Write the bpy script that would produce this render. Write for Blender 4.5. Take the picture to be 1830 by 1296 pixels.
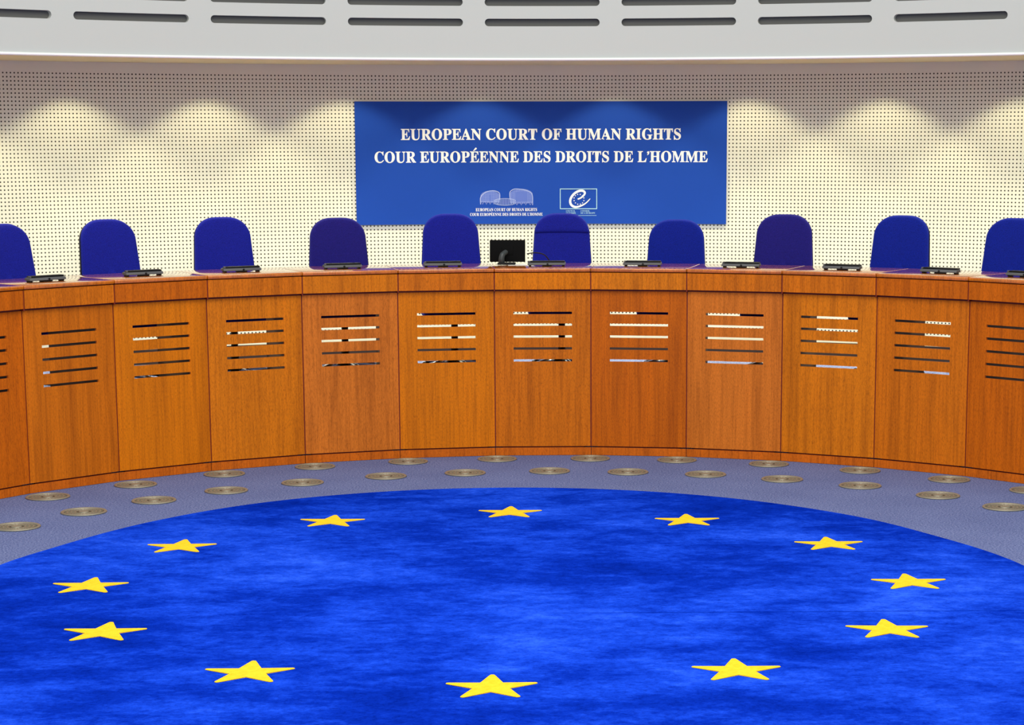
import bpy, bmesh, math, random, json
from mathutils import Vector, Matrix

for _o in list(bpy.data.objects):
    bpy.data.objects.remove(_o)
SC = bpy.context.scene
COL = SC.collection
sin, cos, PI, R_ = math.sin, math.cos, math.pi, math.radians

# ------------------------------------------------------------------ camera
CAM_F, PITCH, ROLL, YAW = 3828.50, 0.17512, -0.0016, 0.01713
cd = bpy.data.cameras.new('camera')
cam = bpy.data.objects.new('camera', cd); COL.objects.link(cam)
cd.sensor_fit = 'HORIZONTAL'; cd.sensor_width = 36.0
cd.lens = CAM_F / 1830 * 36.0
cd.shift_x = -129.4965 / 1830; cd.shift_y = 257.74 / 1830
cd.clip_start = .1; cd.clip_end = 100
_fw = Vector((sin(YAW)*cos(PITCH), cos(YAW)*cos(PITCH), -sin(PITCH)))
_r = Vector((cos(YAW), -sin(YAW), 0)); _u = _r.cross(_fw)
_r2 = cos(ROLL)*_r + sin(ROLL)*_u; _u2 = -sin(ROLL)*_r + cos(ROLL)*_u
cam.matrix_world = Matrix.Translation((0, -10.2445, 2.18)) @ Matrix((_r2, _u2, -_fw)).transposed().to_4x4()
SC.camera = cam

# ------------------------------------------------------------------ world, hall light, added front fill, exposure
SC.view_settings.view_transform = 'Standard'; SC.view_settings.look = 'None'
SC.view_settings.gamma = 1.0; SC.view_settings.use_curve_mapping = False
SC.view_settings.exposure = 0.0
w = bpy.data.worlds.new('hall_ambient'); SC.world = w; w.use_nodes = True
bg = w.node_tree.nodes['Background']; bg.inputs[0].default_value = (.87, .97, .99, 1); bg.inputs[1].default_value = .57

def area(name, loc, aim, sx, sy, energy, color):
    d = bpy.data.lights.new(name, 'AREA'); d.shape = 'RECTANGLE'; d.size = sx; d.size_y = sy
    d.energy = energy; d.color = color
    o = bpy.data.objects.new(name, d); COL.objects.link(o); o.location = loc
    o.rotation_euler = (Vector(aim) - Vector(loc)).to_track_quat('-Z', 'Y').to_euler()
    return o
area('hall_ceiling_light', (0, -1.5, 7.0), (0, -1.0, 0), 7, 5, 580, (1, .96, .90))
area('front_fill_light', (0, -9.5, 6.5), (0, 3.5, 1.0), 9, 3, 440, (1, .96, .90))  # added frontal fill for the bench front, not a known lamp of the hall
WASH_E, WASH_COL = 39.0, (1.0, .945, .60)
# ------------------------------------------------------------------ fitted plan of the room (metres; bench circle centre at the origin)
RB, DL, PH0 = 4.0559, 0.15800, -0.0078          # bench front circle, angle of one bench unit, axis
H_TOP, H_GROOVE, H_BASE = 1.26, 1.1141, 0.0584
RW, RF, ZF = 6.3336, 5.1369, 2.6477             # perforated wall, bulkhead, bulkhead's lower edge
ZP = 0.46                                       # raised floor behind the bench

# ------------------------------------------------------------------ helpers
def obj(name, bm, mat, parent=None, smooth=False):
    me = bpy.data.meshes.new(name)
    bmesh.ops.recalc_face_normals(bm, faces=bm.faces)
    bm.to_mesh(me); bm.free()
    if smooth:
        for p in me.polygons: p.use_smooth = True
    o = bpy.data.objects.new(name, me); COL.objects.link(o)
    if mat: me.materials.append(mat)
    if parent: o.parent = parent
    return o
def thing(name, label, cat, loc=(0, 0, 0), rz=0, group=None):
    o = bpy.data.objects.new(name, None); COL.objects.link(o); o.empty_display_size = .1
    o.location = loc; o.rotation_euler = (0, 0, rz)
    return tag(o, label, cat, group)
def tag(o, label, cat, group=None):
    o['label'] = label; o['category'] = cat
    if group: o['group'] = group
    return o
def struct(name, bm, mat, smooth=False, parent=None):
    o = obj(name, bm, mat, parent, smooth); o['kind'] = 'structure'; return o
def dup(root, loc, rz, label):
    r = root.copy(); COL.objects.link(r); r.location = loc; r.rotation_euler = (0, 0, rz); r['label'] = label
    for ch in list(root.children):
        c = ch.copy(); COL.objects.link(c); c.parent = r
        for g in list(ch.children):
            d = g.copy(); COL.objects.link(d); d.parent = c
    return r
def B(): return bmesh.new()
def box(bm, x0, x1, y0, y1, z0, z1, bev=0, seg=2):
    b2 = bmesh.new()
    v = [b2.verts.new((x, y, z)) for z in (z0, z1) for y in (y0, y1) for x in (x0, x1)]
    for f in ((0,2,3,1),(4,5,7,6),(0,1,5,4),(2,6,7,3),(0,4,6,2),(1,3,7,5)): b2.faces.new([v[i] for i in f])
    if bev: bmesh.ops.bevel(b2, geom=list(b2.edges), offset=bev, segments=seg, profile=.5, affect='EDGES')
    merge(bm, b2); return bm
def merge(bm, b2, M=None):
    if M is not None: b2.transform(M)
    me = bpy.data.meshes.new('t'); b2.to_mesh(me); b2.free(); bm.from_mesh(me); bpy.data.meshes.remove(me)
def prism(bm, poly, z0, z1, bev=0, seg=2):
    b2 = bmesh.new()
    lo = [b2.verts.new((x, y, z0)) for x, y in poly]; hi = [b2.verts.new((x, y, z1)) for x, y in poly]
    n = len(poly)
    b2.faces.new(lo[::-1]); b2.faces.new(hi)
    for i in range(n): b2.faces.new((lo[i], lo[(i+1) % n], hi[(i+1) % n], hi[i]))
    if bev: bmesh.ops.bevel(b2, geom=list(b2.edges), offset=bev, segments=seg, profile=.5, affect='EDGES')
    merge(bm, b2); return bm
def lathe(bm, prof, n=32, M=None):
    b2 = bmesh.new(); rings = []
    for r, z in prof:
        rings.append([b2.verts.new((0, 0, z))] if r < 1e-6 else [b2.verts.new((r*cos(2*PI*i/n), r*sin(2*PI*i/n), z)) for i in range(n)])
    for a, b in zip(rings, rings[1:]):
        for i in range(n):
            j = (i+1) % n
            if len(a) == 1 and len(b) == 1: continue
            if len(a) == 1: b2.faces.new((a[0], b[i], b[j]))
            elif len(b) == 1: b2.faces.new((a[i], a[j], b[0]))
            else: b2.faces.new((a[i], a[j], b[j], b[i]))
    merge(bm, b2, M); return bm
def tube(bm, pts, r, n=10):
    pts = [Vector(p) for p in pts]; rs = r if isinstance(r, (list, tuple)) else [r]*len(pts)
    b2 = bmesh.new(); rings = []; nrm = None
    for i, p in enumerate(pts):
        t = (pts[min(i+1, len(pts)-1)] - pts[max(i-1, 0)]).normalized()
        if nrm is None: nrm = t.orthogonal().normalized()
        nrm = (nrm - t*nrm.dot(t)).normalized(); bn = t.cross(nrm)
        rings.append([b2.verts.new(p + rs[i]*(cos(2*PI*k/n)*nrm + sin(2*PI*k/n)*bn)) for k in range(n)])
    for a, b in zip(rings, rings[1:]):
        for k in range(n): b2.faces.new((a[k], a[(k+1) % n], b[(k+1) % n], b[k]))
    b2.faces.new(rings[0][::-1]); b2.faces.new(rings[-1])
    merge(bm, b2); return bm
def pol(r, a, z=0): return Vector((r*sin(a), r*cos(a), z))       # a measured from +Y towards +X
def smooth_angle(o, deg=35):
    for p in o.data.polygons: p.use_smooth = True
    try: o.data.set_sharp_from_angle(angle=R_(deg))
    except Exception: pass
    return o

# ------------------------------------------------------------------ materials
def srgb(r, g, b):
    f = lambda c: c/12.92 if c <= .04045 else ((c+.055)/1.055)**2.4
    return (f(r/255), f(g/255), f(b/255), 1)
def mat(name, base, rough=.6, metal=0, coat=0, spec=None):
    m = bpy.data.materials.new(name); m.use_nodes = True
    p = m.node_tree.nodes['Principled BSDF']
    p.inputs['Base Color'].default_value = base; p.inputs['Roughness'].default_value = rough; p.inputs['Metallic'].default_value = metal
    if coat: p.inputs['Coat Weight'].default_value = coat; p.inputs['Coat Roughness'].default_value = .06
    if spec is not None: p.inputs['Specular IOR Level'].default_value = spec
    return m
class NT:
    def __init__(s, m): s.t = m.node_tree; s.p = s.t.nodes['Principled BSDF']
    def n(s, typ, **kw):
        x = s.t.nodes.new(typ)
        for k, v in kw.items():
            if k.startswith('i_'): x.inputs[int(k[2:]) if k[2:].isdigit() else k[2:].replace('_', ' ')].default_value = v
            else: setattr(x, k, v)
        return x
    def l(s, a, b): s.t.links.new(a, b)
    def ramp(s, fac, stops):
        r = s.n('ShaderNodeValToRGB'); e = r.color_ramp.elements
        while len(e) < len(stops): e.new(.5)
        for k, (pos, c) in zip(e, stops): k.position = pos; k.color = c
        s.l(fac, r.inputs[0]); return r.outputs[0]
    def noise(s, vec, scale, detail=2, rough=.5, dist=0):
        x = s.n('ShaderNodeTexNoise'); x.inputs['Scale'].default_value = scale; x.inputs['Detail'].default_value = detail
        x.inputs['Roughness'].default_value = rough; x.inputs['Distortion'].default_value = dist
        s.l(vec, x.inputs['Vector']); return x.outputs[0]
    def mapping(s, vec, scale=(1,1,1), rot=(0,0,0)):
        x = s.n('ShaderNodeMapping'); x.inputs['Scale'].default_value = scale; x.inputs['Rotation'].default_value = rot
        s.l(vec, x.inputs['Vector']); return x.outputs[0]
    def mix(s, fac, a, b, mode='MIX'):
        x = s.n('ShaderNodeMix', data_type='RGBA', blend_type=mode)
        for sock, v in ((x.inputs[0], fac), (x.inputs[6], a), (x.inputs[7], b)):
            if hasattr(v, 'links') or isinstance(v, bpy.types.NodeSocket): s.l(v, sock)
            else: sock.default_value = v
        return x.outputs[2]
    def math(s, op, a, b=None):
        x = s.n('ShaderNodeMath', operation=op)
        for i, v in enumerate((a, b)):
            if v is None: continue
            if isinstance(v, bpy.types.NodeSocket): s.l(v, x.inputs[i])
            else: x.inputs[i].default_value = v
        return x.outputs[0]
    def bump(s, h, strength=.2, dist=.01):
        x = s.n('ShaderNodeBump'); x.inputs['Strength'].default_value = strength; x.inputs['Distance'].default_value = dist
        s.l(h, x.inputs['Height']); s.l(x.outputs[0], s.p.inputs['Normal'])
    def base(s, c): s.l(c, s.p.inputs['Base Color'])

def wood(name, rough, coat, tint=1.0, spec=.35):
    """straight-grained veneer; the hue of each leaf of veneer is the object's colour"""
    m = mat(name, (1, 1, 1, 1), rough, coat=coat, spec=spec); q = NT(m)
    tc = q.n('ShaderNodeTexCoord'); oi = q.n('ShaderNodeObjectInfo')
    off = q.n('ShaderNodeVectorMath', operation='ADD'); q.l(tc.outputs['Object'], off.inputs[0])
    sc = q.n('ShaderNodeVectorMath', operation='SCALE'); sc.inputs[0].default_value = (7, 3, 11); q.l(oi.outputs['Random'], sc.inputs['Scale']); q.l(sc.outputs[0], off.inputs[1])
    v = off.outputs[0]
    g1 = q.noise(q.mapping(v, (11, 11, .55)), 1.0, 4, .6, .25)
    g2 = q.noise(q.mapping(v, (75, 75, 2.2)), 1.0, 3, .6)
    g3 = q.noise(q.mapping(v, (190, 190, 55)), 1.0, 2, .7)
    a = q.ramp(g1, [(.28, (.76, .72, .64, 1)), (.5, (1, 1, 1, 1)), (.74, (1.12, 1.09, 1.05, 1))])
    b = q.ramp(g2, [(.33, (.80, .77, .70, 1)), (.55, (1.03, 1.03, 1.03, 1))])
    c = q.ramp(g3, [(.30, (.72, .68, .60, 1)), (.48, (1, 1, 1, 1)), (.72, (1.15, 1.15, 1.15, 1))])
    col = q.mix(1.0, q.mix(1.0, q.mix(1.0, oi.outputs['Color'], a, 'MULTIPLY'), b, 'MULTIPLY'), c, 'MULTIPLY')
    q.base(col)
    return m
M = {}
M['wood'] = wood('cherry_veneer', .55, 0, spec=.18)
M['worktop'] = wood('polished_cherry_worktop', .16, 1.0, spec=.5)
M['dark_wood'] = mat('dark_red_brown_wood', srgb(126, 30, 8), .6)
M['inner'] = mat('brown_board', srgb(70, 38, 20), .7)
M['white_metal'] = mat('pale_grey_lacquer', srgb(196, 199, 193), .5)
M['bead'] = mat('white_gloss_bead', srgb(250, 250, 248), .3)
M['slot_back'] = mat('dark_slot_shade', srgb(88, 88, 86), .9)  # shade of the bulkhead's slot hollows, put into a dark colour
M['soffit'] = mat('sand_plaster', srgb(230, 212, 160), .8)
M['black'] = mat('black_plastic', srgb(15, 15, 17), .55, spec=.25)
M['dgrey'] = mat('dark_grey_plastic', srgb(84, 84, 86), .55, spec=.3)
M['skirting'] = mat('dark_skirting', srgb(48, 30, 24), .6)
M['chrome'] = mat('chrome', srgb(200, 200, 205), .2, 1)
M['screen'] = mat('screen_glass', srgb(10, 10, 12), .1)
M['paper'] = mat('white_paper', srgb(245, 245, 240), .8)
M['white_ink'] = mat('white_print', srgb(252, 252, 253), .6)
M['pale_ink'] = mat('pale_blue_print', srgb(176, 190, 236), .6)
M['cyan_ink'] = mat('pale_cyan_print', srgb(180, 225, 240), .6)
M['steel'] = mat('brushed_bronze_steel', srgb(150, 144, 126), .5, .5)
M['vent_dark'] = mat('bronze_grille', srgb(84, 76, 62), .6, .3)

def wall_mat():
    m = mat('perforated_cream_panel', srgb(235, 233, 219), .75); q = NT(m)
    uv = q.n('ShaderNodeUVMap', uv_map='plan'); s = q.n('ShaderNodeSeparateXYZ'); q.l(uv.outputs[0], s.inputs[0])
    P = HOLE
    cx = q.math('SUBTRACT', q.math('FRACT', q.math('ADD', q.math('DIVIDE', s.outputs[0], P), .729)), .5)
    cy = q.math('SUBTRACT', q.math('FRACT', q.math('ADD', q.math('DIVIDE', q.math('SUBTRACT', s.outputs[1], 2.5656), P), .5)), .5)
    d = q.math('SQRT', q.math('ADD', q.math('MULTIPLY', cx, cx), q.math('MULTIPLY', cy, cy)))
    hole = q.math('LESS_THAN', d, .205)
    hole = q.math('MULTIPLY', hole, q.math('MULTIPLY', q.math('LESS_THAN', s.outputs[1], 2.58), q.math('GREATER_THAN', s.outputs[1], .648)))
    q.base(q.mix(hole, srgb(235, 233, 219), srgb(58, 54, 44)))
    return m
HOLE = .0280
M['wall'] = wall_mat()
def carpet_grey():
    m = mat('grey_blue_carpet', srgb(120, 126, 168), .95, spec=.1); q = NT(m)
    tc = q.n('ShaderNodeTexCoord'); v = tc.outputs['Object']
    f = q.noise(v, 95, 2, .7); g = q.noise(v, 2.2, 2); h = q.noise(v, 190, 1)
    c = q.mix(1, q.ramp(f, [(.30, srgb(62, 72, 116)), (.5, srgb(98, 108, 152)), (.72, srgb(138, 144, 182))]), q.ramp(g, [(.3, (.9, .9, .92, 1)), (.7, (1.06, 1.05, 1.03, 1))]), 'MULTIPLY')
    q.base(c); q.bump(h, .25, .004); return m
M['floor'] = carpet_grey()
SEAM = -.652
def carpet_blue():
    m = mat('royal_blue_pile', srgb(12, 62, 205), .95, spec=0); q = NT(m)
    tc = q.n('ShaderNodeTexCoord'); v = tc.outputs['Object']
    big = q.noise(q.mapping(v, (.75, .62, 1)), 1.0, 3, .55, .3)
    mid = q.noise(q.mapping(v, (2.2, 3.6, 1), (0, 0, .12)), 1.0, 4, .62, .4)
    fine = q.noise(q.mapping(v, (13, 17, 1), (0, 0, -.08)), 1.0, 4, .7)
    grain = q.noise(q.mapping(v, (60, 60, 60)), 1.0, 2, .7)
    f = q.math('ADD', q.math('MULTIPLY', big, .42), q.math('ADD', q.math('MULTIPLY', mid, .34), q.math('MULTIPLY', fine, .24)))
    c = q.ramp(f, [(.37, srgb(4, 32, 140)), (.46, srgb(8, 44, 168)), (.54, srgb(22, 66, 204)), (.65, srgb(46, 94, 238))])
    c = q.mix(1, c, q.ramp(grain, [(.28, (.68, .68, .74, 1)), (.5, (1, 1, 1, 1)), (.75, (1.25, 1.2, 1.1, 1))]), 'MULTIPLY')
    s = q.n('ShaderNodeSeparateXYZ'); q.l(v, s.inputs[0])          # the seam between two widths of carpet
    seam = q.math('MULTIPLY', q.math('LESS_THAN', q.math('ABSOLUTE', q.math('SUBTRACT', s.outputs[1], SEAM)), .010), q.ramp(s.outputs[0], [(.05, (0, 0, 0, 1)), (.6, (.45, .45, .45, 1))]))
    c = q.mix(seam, c, srgb(0, 26, 130))
    q.base(c); q.bump(q.noise(v, 150, 2), .3, .006); return m
M['carpet'] = carpet_blue()
def star_mat():
    m = mat('yellow_wool', srgb(255, 214, 44), .9, spec=.1); q = NT(m)
    tc = q.n('ShaderNodeTexCoord'); f = q.noise(tc.outputs['Object'], 45, 3, .6)
    q.base(q.ramp(f, [(.3, srgb(236, 184, 30)), (.6, srgb(248, 200, 42))])); return m
M['star'] = star_mat()
def fabric(name, c):
    m = mat(name, srgb(*c), .9, spec=.15); q = NT(m); p = q.p
    p.inputs['Sheen Weight'].default_value = .15; p.inputs['Sheen Roughness'].default_value = .5; p.inputs['Sheen Tint'].default_value = srgb(90, 110, 255)
    tc = q.n('ShaderNodeTexCoord'); f = q.noise(tc.outputs['Object'], 160, 2, .7)
    k = lambda s: srgb(*[min(255, x*s) for x in c])
    q.base(q.ramp(f, [(.3, k(.86)), (.7, k(1.12))])); q.bump(f, .2, .003); return m
M['fabric'] = fabric('royal_blue_upholstery', (24, 31, 142))
M['fabric_violet'] = fabric('violet_blue_upholstery', (32, 27, 114))
M['fabric_deep'] = fabric('deep_blue_upholstery', (14, 32, 138))
M['banner'] = mat('blue_banner_vinyl', srgb(24, 72, 176), .6, spec=.2)
M['tint_ink'] = mat('hatched_blue_print', srgb(92, 116, 206), .6)
M['lattice_ink'] = mat('lattice_print', srgb(150, 166, 228), .6)

# ------------------------------------------------------------------ the room
bm = B(); box(bm, -9, 9, -13, 8.5, -.3, 0); struct('floor', bm, M['floor'])

def arc_wall(name, r0, r1, z0, z1, a0, a1, n, m, uv=False):
    """ring segment between two radii and two heights"""
    bm = B(); rows = []
    for i in range(n+1):
        a = a0 + (a1-a0)*i/n
        rows.append([bm.verts.new(pol(r, a, z)) for r, z in ((r0, z0), (r1, z0), (r1, z1), (r0, z1))])
    fs = []
    for i, (p, q) in enumerate(zip(rows, rows[1:])):
        for k in range(4):
            f = bm.faces.new((p[k], q[k], q[(k+1) % 4], p[(k+1) % 4])); fs.append((f, i))
    bm.faces.new(rows[0]); bm.faces.new(rows[-1][::-1])
    if uv:
        lay = bm.loops.layers.uv.new('plan')
        for f, i in fs:
            mid = a0 + (a1-a0)*(i+.5)/n
            for lp in f.loops:
                c = lp.vert.co; a = math.atan2(c.x, c.y)
                lp[lay].uv = (a*r0, c.z)
    return struct(name, bm, m)
o = arc_wall('wall_back', RW, RW+.15, 0, 3.0, R_(-58), R_(58), 174, M['wall'], True)
arc_wall('floor_platform', RB+.062, RW-.002, .001, ZP, R_(-58), R_(58), 116, M['floor'])
arc_wall('baseboard_back', RW-.018, RW-.001, ZP, ZP+.11, R_(-58), R_(58), 116, M['skirting'])
# soffit between the bulkhead and the perforated wall, with the downlights that wash the wall
arc_wall('ceiling_soffit', RF+.004, RW-.001, ZF+.001, ZF+.03, R_(-58), R_(58), 116, M['soffit'])

# bulkhead: pale lacquered ring pierced by rows of long round-ended slots
def stadium(hw, hh, ns=20, na=12):
    """points round a round-ended slot"""
    L = hw-hh
    return ([(-L+2*L*i/ns, -hh) for i in range(ns)] + [(L+hh*sin(PI*i/na), -hh*cos(PI*i/na)) for i in range(na)]
            + [(L-2*L*i/ns, hh) for i in range(ns)] + [(-L-hh*sin(PI*i/na), hh*cos(PI*i/na)) for i in range(na)])
def bulkhead():
    bm = B(); PIT = R_(10.68); A0 = R_(-.3); HW = R_(4.485)*RF; HH = .026
    ROWZ = [2.907, 3.0455, 3.184, 3.3225]; cell_w = PIT*RF/2
    W_ = lambda u, z, d=0: pol(RF + d, A0 + u/RF, z)
    def quadgrid(u0, u1, z0, z1, nu):
        for i in range(nu):
            a, b = u0+(u1-u0)*i/nu, u0+(u1-u0)*(i+1)/nu
            bm.faces.new([bm.verts.new(W_(u, z)) for u, z in ((a, z0), (b, z0), (b, z1), (a, z1))])
    NC = 5
    for k in range(-NC, NC+1):
        uc = k*PIT*RF
        quadgrid(uc-cell_w, uc+cell_w, ZF, ROWZ[0]-.06925, 16)
        quadgrid(uc-cell_w, uc+cell_w, ROWZ[-1]+.06925, 4.0, 16)
        for zc in ROWZ:
            zb, zt = zc-.06925, zc+.06925
            # plain flanks beside the slot
            st = stadium(HW, HH); N = len(st)
            # strips above and below as vertical slices so that the curve is kept
            us = sorted({round(-cell_w + 2*cell_w*i/24, 6) for i in range(25)} | {round(x, 6) for x, _ in st})
            def half(u):
                L = HW-HH
                if abs(u) >= HW: return 0
                return HH if abs(u) <= L else math.sqrt(max(0, HH*HH-(abs(u)-L)**2))
            for a, b in zip(us, us[1:]):
                ha, hb = half(a), half(b)
                if ha == 0 and hb == 0:
                    bm.faces.new([bm.verts.new(W_(uc+u, z)) for u, z in ((a, zb), (b, zb), (b, zt), (a, zt))]); continue
                bm.faces.new([bm.verts.new(W_(uc+u, z)) for u, z in ((a, zb), (b, zb), (b, zc-hb), (a, zc-ha))])
                bm.faces.new([bm.verts.new(W_(uc+u, z)) for u, z in ((a, zc+ha), (b, zc+hb), (b, zt), (a, zt))])
            for i in range(N):
                p, q = st[i], st[(i+1) % N]
                bm.faces.new([bm.verts.new(W_(uc+u, zc+z, d)) for (u, z), d in ((p, 0), (q, 0), (q, .035), (p, .035))])
    bmesh.ops.remove_doubles(bm, verts=bm.verts, dist=2e-4)
    o = struct('trim_1', bm, M['white_metal'])
    return o
bulkhead()
arc_wall('trim_2', RF+.035, RF+.06, ZF+.03, 4.0, R_(-58), R_(58), 116, M['slot_back'])  # dark sheet behind the slots, standing in for their shaded depth
# white bead along the bulkhead's lower edge
bm = B(); tube(bm, [pol(RF-.004, R_(-58+i), ZF+.006) for i in range(117)], .010, 8)
struct('trim_3', bm, M['bead'], True)
# upper ceiling ring behind the bulkhead
arc_wall('ceiling', RF+.061, RW+.15, 3.0, 3.1, R_(-58), R_(58), 58, M['white_metal'])

for k in range(10):
    a = R_(-41.85 + 9.3*k)
    d = bpy.data.lights.new('wall_washer', 'SPOT'); d.energy = WASH_E; d.color = WASH_COL
    d.spot_size = R_(113); d.spot_blend = .42; d.shadow_soft_size = .03
    d.use_nodes = True                          # wall-washer optics: an even sheet of light down the wall
    fo = d.node_tree.nodes.new('ShaderNodeLightFalloff'); fo.inputs['Strength'].default_value = 1.0
    ma = d.node_tree.nodes.new('ShaderNodeMath'); ma.operation = 'MULTIPLY_ADD'; ma.inputs[1].default_value = .36
    d.node_tree.links.new(fo.outputs['Linear'], ma.inputs[0]); sb = d.node_tree.nodes.new('ShaderNodeMath'); sb.operation = 'MULTIPLY'; sb.inputs[1].default_value = .58
    d.node_tree.links.new(fo.outputs['Constant'], sb.inputs[0]); d.node_tree.links.new(sb.outputs[0], ma.inputs[2])
    d.node_tree.links.new(ma.outputs[0], d.node_tree.nodes['Emission'].inputs['Strength'])
    l = bpy.data.objects.new('wall_washer', d); COL.objects.link(l)
    l.location = pol(RW-.334, a, ZF-.012)

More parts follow.
